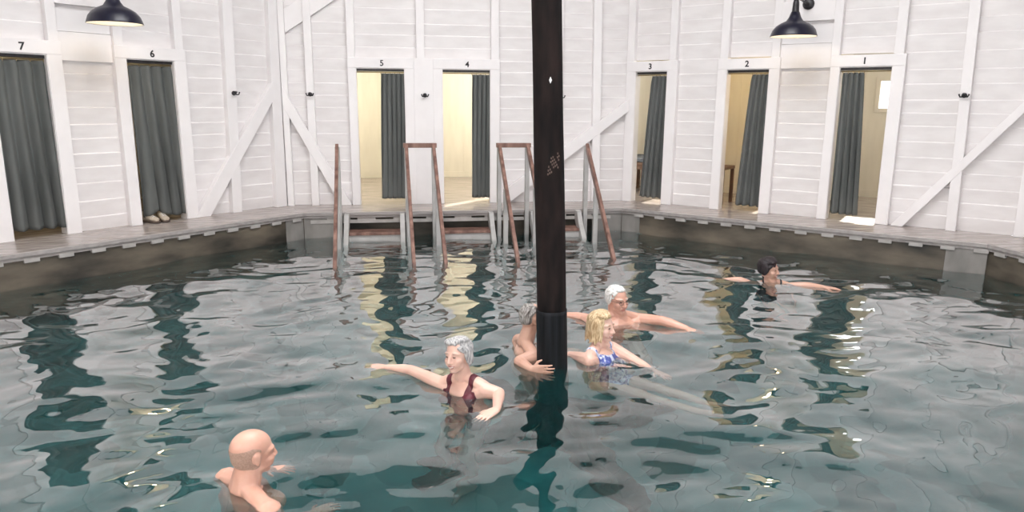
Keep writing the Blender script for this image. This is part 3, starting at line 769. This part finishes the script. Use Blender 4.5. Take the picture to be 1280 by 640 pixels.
def person(label, head_c, hf, hu, neck, f, up, arms, legs, skin, hs=1.0, w=.40, girth=1.0, female=False, lips=(.45, .16, .14), smile=True, brow=(.40, .27, .22), voxel=.005):
    """hf/hu: face direction and head-up; f/up: chest direction and spine direction; arms: {'L':(elbow,wrist,tip,palm,thumb,curl)}"""
    root = empty('person', (neck[0], neck[1], ZW), label=label, cat='person')
    bm = bmesh.new(); H = frame(hf, hu); T = frame(f, up); hc = Vector(head_c); nk = Vector(neck)
    h = lambda x, y, z: hc + H @ (Vector((x, y, z)) * hs)
    def he(c, r): return ico(h(*c), Vector(r) * hs, H, 4 if max(r) > .04 else 3)
    hull(bm, he((0, -.016, .034), (.076, .098, .082)), he((0, -.03, -.015), (.068, .075, .06)))
    hull(bm, he((0, .028, .012), (.067, .062, .058)), he((0, .038, -.066), (.048, .046, .03)))
    hull(bm, he((0, .058, -.094), (.026, .026, .020)), he((0, .02, -.07), (.052, .04, .03)))
    for s in (-1, 1):
        hull(bm, he((s * .040, .056, -.026), (.025, .030, .022)), he((s * .034, .058, -.05), (.022, .026, .02)))
        hull(bm, he((s * .030, .072, .0265), (.024, .018, .009)), he((s * .048, .055, .024), (.016, .02, .010)))
        hull(bm, he((s * .031, .071, .003), (.0155, .014, .012)))
        hull(bm, he((s * .076, -.012, .004), (.008, .020, .024)), he((s * .074, -.006, -.026), (.006, .011, .012)))
        hull(bm, he((s * .081, -.022, .010), (.005, .010, .016)))
        hull(bm, he((s * .011, .096, -.034), (.0085, .012, .008)))
    hull(bm, he((0, .086, .012), (.008, .010, .010)), he((0, .108, -.030), (.0105, .012, .010)))
    hull(bm, he((0, .074, -.062), (.028, .018, .022)))
    hull(bm, he((0, .090, -.0575), (.021, .010, .005)), he((0, .086, -.0575), (.027, .008, .004)))
    hull(bm, he((0, .088, -.0715), (.018, .010, .006)), he((0, .084, -.071), (.024, .008, .004)))
    t = lambda x, y, z: nk + T @ Vector((x, y, z))
    def te(c, r): return ico(t(*c), Vector(r), T)
    nr = .050 if female else .060
    nr *= (1 + (girth - 1) * .6)
    hull(bm, ico(h(0, -.022, -.045), nr * .98), ico(t(0, .0, .0), (nr * 1.08,) * 3))
    hull(bm, ico(h(0, -.03, -.06), nr * .9), te((0, -.02, -.03), (nr * 1.35, nr, nr * .8)))
    g = girth
    sw = w / 2
    for s in (-1, 1):
        hull(bm, te((s * .03, -.02, -.01), (.05, .045, .035)), te((s * (sw - .03), -.01, -.065), (.05, .052, .048)))
        if female: hull(bm, te((s * .075 * g, .10 * g, -.20), (.066 * g, .058 * g, .062 * g)), te((s * .075, .05, -.13), (.05, .04, .04)))
        else: hull(bm, te((s * .075 * g, .068 * g, -.15), (.075 * g, .050 * g, .055 * g)))
    hull(bm, te((0, 0, -.15), (.155 * g if not female else .145 * g, .105 * g, .13)), te((0, .005, -.30), (.145 * g if not female else .125 * g, .105 * g, .08)))
    hull(bm, te((0, .005, -.28), (.142 * g if not female else .125 * g, .108 * g, .08)), te((0, .0, -.48), (.155 * g, .118 * g, .10)))
    hull(bm, te((0, .02 * (g > 1.05), -.40), (.15 * g, .125 * g, .12)))
    for sd, (el, wr, tip, pn, th, curl) in arms.items():
        s = 1 if sd == 'R' else -1
        sh = t(s * (sw - .012), -.005, -.085); el, wr = Vector(el), Vector(wr)
        k = .98 if female else 1.08
        k *= 1 + (g - 1) * .5
        hull(bm, ico(sh, .058 * k), ico(sh.lerp(el, .45), .052 * k)); hull(bm, ico(sh.lerp(el, .45), .052 * k), ico(el, .041 * k))
        hull(bm, ico(t(s * (sw - .07), .0, -.11), .06 * k), ico(sh, .055 * k))
        fm = el.lerp(wr, .3)
        hull(bm, ico(el, .040 * k), ico(fm, .042 * k)); hull(bm, ico(fm, .042 * k), ico(wr, .0265 * k))
        hand(bm, wr, tip, pn, th, curl)
    for sd, (kn, an, toe) in legs.items():
        s = 1 if sd == 'R' else -1
        hp = t(s * .09 * g, 0, -.53); kn, an, toe = Vector(kn), Vector(an), Vector(toe)
        hull(bm, ico(hp, .088 * g), ico(hp.lerp(kn, .4), .078 * g)); hull(bm, ico(hp.lerp(kn, .4), .078 * g), ico(kn, .055))
        cf = kn.lerp(an, .3); hull(bm, ico(kn, .054), ico(cf, .056)); hull(bm, ico(cf, .056), ico(an, .036))
        hull(bm, ico(an, .036), ico(an.lerp(toe, .55), .036)); hull(bm, ico(an.lerp(toe, .5), .036), ico(toe, .022))
    lipm = mat('lips', lips, None, .35); browm = mat('brows', brow, None, .7)
    body = remesh('body', bm, voxel, [skin, lipm, browm, EYE, TEETH], root)
    c = face_arrays(body.data); p = loc_coords(c, hc, H) / hs
    mi = np.zeros(len(c), np.int32)
    for s in (-1, 1):
        mi[inell(p, (s * .032, .095, .0285), (.019, .03, .0042))] = 2
        mi[inell(p, (s * .031, .095, .003), (.0125, .03, .0048))] = 3
    q = p.copy()
    if smile: q[:, 2] -= 13 * q[:, 0] ** 2 - .002
    mi[inell(q, (0, .10, -.0645), (.030 if smile else .027, .035, .0125))] = 1
    if smile: mi[inell(q, (0, .10, -.0635), (.023, .035, .0052))] = 4
    body.data.polygons.foreach_set('material_index', mi); body.data.update()
    return root, body, H, T, hc, nk, hs, h, t, [(t((1 if sd == 'R' else -1) * (sw - .012), -.005, -.085), V3(a_[0]), V3(a_[1]), V3(a_[2])) for sd, a_ in arms.items()]

def hairmat(n, a, b):
    return mat(n, a, b, .55, (90, 90, 22), 5, .5, lo=.35, hi=.65)
def hair(info, m, prims, locks=(), voxel=.005):
    """prims: ellipsoid pairs in head space; locks: (start, end, r0, r1) strands"""
    root, body, H, T, hc, nk, hs, h, t, segs = info
    bm = bmesh.new()
    for grp in prims: hull(bm, *[ico(h(*c), Vector(r) * hs, H) for c, r in grp])
    for a, b, r0, r1 in locks: hull(bm, ico(h(*a), r0 * hs, n=1), ico(h(*b), r1 * hs, n=1))
    o = remesh('hair', bm, voxel, [m], root, smooth=2)
    return o
def scalp_locks(seed, n, length, r, sweep, zmin=.0, ymax=.07, sc=1.0):
    rnd = random.Random(seed); out = []
    while len(out) < n:
        a = rnd.uniform(0, 2 * PI); z = rnd.uniform(-.3, 1); q = math.sqrt(1 - z * z)
        d = Vector((q * math.cos(a), q * math.sin(a), z)); p = Vector((d.x * .081, -.018 + d.y * .101, .036 + d.z * .088)) * 1.0
        if p.y > ymax or p.z < zmin + max(0, p.y) * .9: continue
        tang = Vector(sweep); tang = tang - d * tang.dot(d); tang = tang.normalized() if tang.length > .05 else Vector((0, -1, 0))
        e = p + (tang + Vector((rnd.uniform(-.35, .35), rnd.uniform(-.35, .35), rnd.uniform(-.35, .35)))) * length * rnd.uniform(.6, 1.2)
        e2 = e - Vector((0, -.018, .036)); k = Vector((e2.x / .084, e2.y / .104, e2.z / .091)).length
        if k < 1 or k > 1.07: e = Vector((0, -.018, .036)) + e2 / k * (1 if k < 1 else 1.07)
        out.append((tuple(p), tuple(e), r * rnd.uniform(.8, 1.2), r * .45))
    return out

def skinm(n, a, b): return mat(n, a, b, .38, (7, 7, 7), 4, .06, sss=.12, spec=.5)
SK1 = skinm('ruddy_skin', (.62, .33, .245), (.70, .41, .32))
SK2 = skinm('fair_skin', (.68, .42, .34), (.76, .50, .41))
SK3 = skinm('warm_skin', (.58, .335, .25), (.66, .41, .32))
FLOORZ = -1.78
def stand(nk, f, g=1.0, bend=.12):
    f = V3(f).normalized(); r = V3((f.y, -f.x, 0)); out = {}
    for sd, s in (('R', 1), ('L', -1)):
        b = V3((nk[0], nk[1], 0)) + r * s * .11
        out[sd] = (b + f * bend + V3((0, 0, -1.30)), b - f * .02 + V3((0, 0, FLOORZ + .08 + .0)), b + f * .16 + V3((0, 0, FLOORZ + .03)))
    return out

# 1. bald man, near left
f1 = V3((.80, .60, 0)); n1 = V3((-1.814, -1.343, -.332))
i1 = person('bald man with grey stubbled nape, seen from behind at the near left', (-1.774, -1.330, -.186), (.83, .50, -.06), (.05, -.02, 1), n1, f1, (-.03, -.02, 1),
     {'R': ((-1.70, -1.50, -.64), (-1.50, -1.36, -.70), (-1.38, -1.26, -.72), (0, 0, -1), (-.6, .8, 0), .25),
      'L': ((-1.90, -1.02, -.55), (-1.76, -1.10, -.415), (-1.625, -1.165, -.375), (0, 0, -1), (.2, -.9, 0), .2)},
     stand(n1, f1), SK1, hs=1.06, w=.47, girth=1.25, smile=False, lips=(.5, .24, .19), brow=(.35, .24, .19))
c = face_arrays(i1[1].data); p = loc_coords(c, i1[4], i1[2]) / i1[6]
stub = (p[:, 2] > -.055) & (p[:, 2] < .055 - .25 * np.abs(p[:, 1] + .03)) & (p[:, 1] < .01) & (np.abs(p[:, 2]) < .2) & (np.linalg.norm(p, axis=1) < .14) & ~inell(p, (.08, -.01, -.005), (.018, .03, .045)) & ~inell(p, (-.08, -.01, -.005), (.018, .03, .045))
shell_from(i1[1], stub, .002, 'hair', mat('grey_stubble', (.36, .23, .175), (.46, .30, .235), .7, (120, 120, 120), 3, .2), i1[0])

# 2. woman in maroon swimsuit
f2 = V3((-.66, -.75, 0)); n2 = V3((-.618, -.205, -.275))
i2 = person('smiling grey-haired woman in a maroon swimsuit reaching one arm left', (-.645, -.222, -.118), (-.66, -.74, .06), (-.12, .02, 1), n2, f2, (-.05, .12, 1),
     {'R': ((-.955, .130, -.345), (-1.145, .288, -.375), (-1.290, .372, -.385), (.15, .1, -1), (-.2, -.9, 0), .1),
      'L': ((-.385, -.375, -.345), (-.432, -.597, -.362), (-.525, -.672, -.372), (0, 0, -1), (-.6, .6, 0), .12)},
     stand(n2, f2), SK2, hs=1.0, w=.38, girth=1.0, female=True, lips=(.50, .20, .18))
hair(i2, hairmat('silver_hair', (.22, .22, .23), (.62, .61, .60)),
     [[((0, -.030, .048), (.085, .098, .080)), ((0, -.045, -.01), (.080, .075, .05))], [((.02, .035, .098), (.055, .05, .028)), ((-.02, -.01, .105), (.06, .06, .03))],
      [((0, -.075, -.06), (.055, .04, .05)), ((0, -.06, .0), (.07, .06, .05))], [((.076, -.02, .01), (.016, .045, .06)), ((.07, -.04, -.03), (.018, .04, .04))], [((-.076, -.02, .01), (.016, .045, .06)), ((-.07, -.04, -.03), (.018, .04, .04))]],
     scalp_locks(2, 110, .055, .0095, (.35, -.9, -.6), zmin=.0, ymax=.06))

# 3. man behind the post
f3 = V3((.93, .10, 0)); n3 = V3((-.045, .48, -.262))
i3 = person('man half hidden behind the dark post, one hand touching it', (.004, .475, -.092), (.95, .22, 0), (0, 0, 1), n3, f3, (.06, 0, 1),
     {'R': ((-.145, .245, -.36), (-.075, .10, -.372), (.030, .012, -.355), (.2, .95, 0), (0, .1, 1), .12),
      'L': ((.10, .78, -.50), (.30, .70, -.55), (.40, .64, -.55), (0, 0, -1), (0, -1, 0), .2)},
     stand(n3, f3), SK3, hs=1.0, w=.42, girth=1.0, smile=False)
hair(i3, hairmat('short_grey_hair', (.16, .145, .135), (.42, .40, .38)),
     [[((0, -.023, .042), (.0785, .096, .0785)), ((0, -.05, -.01), (.072, .066, .045))], [((0, -.052, -.02), (.060, .055, .03)), ((0, -.05, .0), (.068, .06, .05))]],
     scalp_locks(3, 120, .020, .0045, (0, -.4, -1), zmin=-.02, ymax=.055))

# 4. blonde woman
f4 = V3((.72, -.66, .12)); n4 = V3((.505, .315, -.272))
up4 = V3((-.32, .32, 1))
i4 = person('smiling blonde woman in a blue patterned swimsuit right of the post', (.513, .312, -.134), (.70, -.70, .02), (-.05, .10, 1), n4, f4, up4,
     {'R': ((.315, .36, -.385), (.235, .52, -.435), (.17, .65, -.46), (0, 0, -1), (.9, .3, 0), .2),
      'L': ((.775, .225, -.405), (.86, .035, -.435), (.905, -.10, -.445), (0, 0, -1), (-.9, .1, 0), .15)},
     {'R': ((.72, -.22, -.66), (1.0, -.50, -.72), (1.10, -.58, -.70)), 'L': ((.85, -.08, -.66), (1.12, -.34, -.74), (1.22, -.42, -.72))}, SK2, hs=1.0, w=.39, girth=1.10, female=True, lips=(.52, .22, .19), brow=(.4, .27, .17))
rl = random.Random(44); lk = []
for k in range(60):
    a = rl.uniform(.15, 1) * PI * rl.choice((-1, 1)); x, y = .083 * math.sin(a), -.02 + .095 * math.cos(a)
    if y > .045: continue
    lk.append(((x * .95, y, rl.uniform(.02, .07)), (x * 1.12, y * 1.05 - .01, rl.uniform(-.13, -.06)), .013, .006))
hair(i4, hairmat('blonde_hair', (.40, .25, .12), (.78, .62, .40)),
     [[((0, -.030, .046), (.088, .098, .083)), ((0, -.045, -.01), (.086, .078, .05))], [((.02, .03, .095), (.06, .055, .03)), ((-.02, -.02, .105), (.07, .06, .03))],
      [((0, -.06, .0), (.085, .060, .05)), ((0, -.062, -.09), (.075, .045, .035))], [((.080, -.005, .02), (.016, .045, .05)), ((.080, -.012, -.085), (.018, .036, .03))], [((-.080, -.005, .02), (.016, .045, .05)), ((-.080, -.012, -.085), (.018, .036, .03))]],
     lk + scalp_locks(5, 60, .045, .009, (.3, -.5, -.8), zmin=.02, ymax=.06))

# 5. white-haired man with glasses
f5 = V3((.15, -.98, .1)); n5 = V3((.93, 1.205, -.296))
i5 = person('white-haired man with glasses spreading both arms on the water', (.910, 1.195, -.176), (.42, -.90, -.04), (0, .02, 1), n5, f5, (-.05, .5, 1),
     {'R': ((.640, 1.32, -.372), (.480, 1.47, -.385), (.40, 1.60, -.40), (0, 0, -1), (.9, .4, 0), .12),
      'L': ((1.300, 1.07, -.352), (1.462, .915, -.382), (1.565, .80, -.398), (0, 0, -1), (-.8, -.5, 0), .15)},
     {'R': ((.85, .75, -1.15), (.85, .95, -1.55), (.85, .80, -1.6)), 'L': ((1.05, .75, -1.15), (1.05, .95, -1.55), (1.05, .80, -1.6))}, SK1, hs=1.06, w=.46, girth=1.15, smile=False, lips=(.5, .22, .18), brow=(.6, .55, .5))
hair(i5, hairmat('white_hair', (.50, .49, .47), (.86, .85, .83)),
     [[((0, -.028, .044), (.080, .096, .080)), ((0, -.05, -.01), (.074, .066, .045))], [((0, .02, .094), (.056, .048, .020)), ((0, -.02, .100), (.058, .06, .022))],
      [((.077, -.02, .02), (.012, .035, .05)), ((.075, -.02, -.01), (.010, .025, .03))], [((-.077, -.02, .02), (.012, .035, .05)), ((-.075, -.02, -.01), (.010, .025, .03))]],
     scalp_locks(8, 120, .032, .0075, (.4, -.8, -.6), zmin=.0, ymax=.058))
gb = bmesh.new()
root5, hh = i5[0], i5[7]
def gp(x, y, z): return hh(x, y, z)
for s in (-1, 1):
    ring = [gp(s * .033 + .025 * math.cos(t), .099 - .006 * abs(math.cos(t)), .002 + .018 * math.sin(t)) for t in [2 * PI * k / 20 for k in range(21)]]
    tube(gb, ring, .0016, 6); tube(gb, [gp(s * .057, .094, .006), gp(s * .078, .05, .008), gp(s * .083, -.015, .008)], .0016, 6)
tube(gb, [gp(-.009, .101, .006), gp(0, .105, .009), gp(.009, .101, .006)], .0016, 6)
gl = link('glasses', gb, mat('glasses_metal', (.05, .045, .045), None, .3, metal=.5), root5, smooth=True); gl.matrix_parent_inverse = Matrix.Translation(-root5.location)

# 6. dark-haired woman, right
f6 = V3((-.30, -.95, .05)); n6 = V3((3.072, 2.392, -.357))
i6 = person('dark-haired woman in a black swimsuit floating near the right wall', (3.036, 2.405, -.232), (.62, -.78, -.02), (-.03, .0, 1), n6, f6, (.05, .35, 1),
     {'R': ((2.790, 2.58, -.392), (2.60, 2.68, -.415), (2.47, 2.74, -.43), (0, 0, -1), (0, -1, 0), .12),
      'L': ((3.375, 2.235, -.385), (3.535, 2.14, -.388), (3.67, 2.07, -.388), (0, 0, -1), (0, -1, 0), .1)},
     {'R': ((2.95, 2.0, -1.1), (2.95, 2.2, -1.5), (2.95, 2.05, -1.55)), 'L': ((3.1, 1.95, -1.1), (3.1, 2.15, -1.5), (3.1, 2.0, -1.55))}, SK3, hs=1.02, w=.38, girth=1.08, female=True, smile=True)
hair(i6, hairmat('black_hair', (.006, .004, .006), (.028, .018, .022)),
     [[((0, -.030, .050), (.092, .102, .086)), ((0, -.05, -.015), (.088, .078, .05))], [((.02, .045, .092), (.062, .045, .03)), ((-.02, -.01, .112), (.07, .065, .03))],
      [((.08, -.012, .015), (.018, .05, .06)), ((.078, -.02, -.03), (.014, .03, .03))], [((-.08, -.012, .015), (.018, .05, .06)), ((-.078, -.02, -.03), (.014, .03, .03))]],
     scalp_locks(11, 80, .05, .016, (.3, .5, .2), zmin=-.01, ymax=.065))

# swimsuits
def swimsuit(info, m, low_back=.0, strap=.014, top=-.135, straps=(.075,), arms=None, wide=.165):
    root, body, H, T, hc, nk, hs, h, t, segs = info
    c = face_arrays(body.data); p = loc_coords(c, nk, T)
    x, y, z = p[:, 0], p[:, 1], p[:, 2]
    front = y > -.02
    neckline = np.where(front, top - .035 * (1 - np.clip(np.abs(x) / .11, 0, 1) ** 2), top - .06)
    lim = wide - .25 * np.clip(z + .22, 0, .2)
    m_ = (z < neckline) & (z > -.60) & (np.abs(x) < lim) & (y > -.16) & (y < .22)
    for sx in straps:
        for s in (-1, 1): m_ |= (np.abs(np.abs(x) - sx - .02 * np.clip((z + .14) / .12, 0, 1)) < strap) & (z > -.2) & (z < .05) & (np.abs(x) < .14)
    for sg in segs:
        pts = [sg[0].lerp(sg[1], .16), sg[1], sg[2], sg[3]]
        for a_, b_ in zip(pts, pts[1:]):
            a_, b_ = np.array(a_), np.array(b_); d_ = b_ - a_; q = np.clip(((c - a_) @ d_) / (d_ @ d_), 0, 1)
            m_ &= np.linalg.norm(c - (a_ + q[:, None] * d_), axis=1) > .066
    return shell_from(body, m_, .004, 'swimsuit', m, root)
swimsuit(i2, mat('maroon_swimsuit', (.085, .010, .020), (.12, .016, .030), .45, (14, 14, 14), 3, .05), strap=.021, top=-.085)
swimsuit(i4, mat('blue_white_pattern', (.07, .10, .36), (.62, .66, .80), .5, (34, 34, 12), 2, .05, lo=.45, hi=.56), strap=.022, top=-.045, straps=(.115,))
swimsuit(i6, mat('black_swimsuit', (.010, .010, .014), (.02, .02, .028), .5, (14, 14, 14), 3, .05), strap=.010, top=-.10)
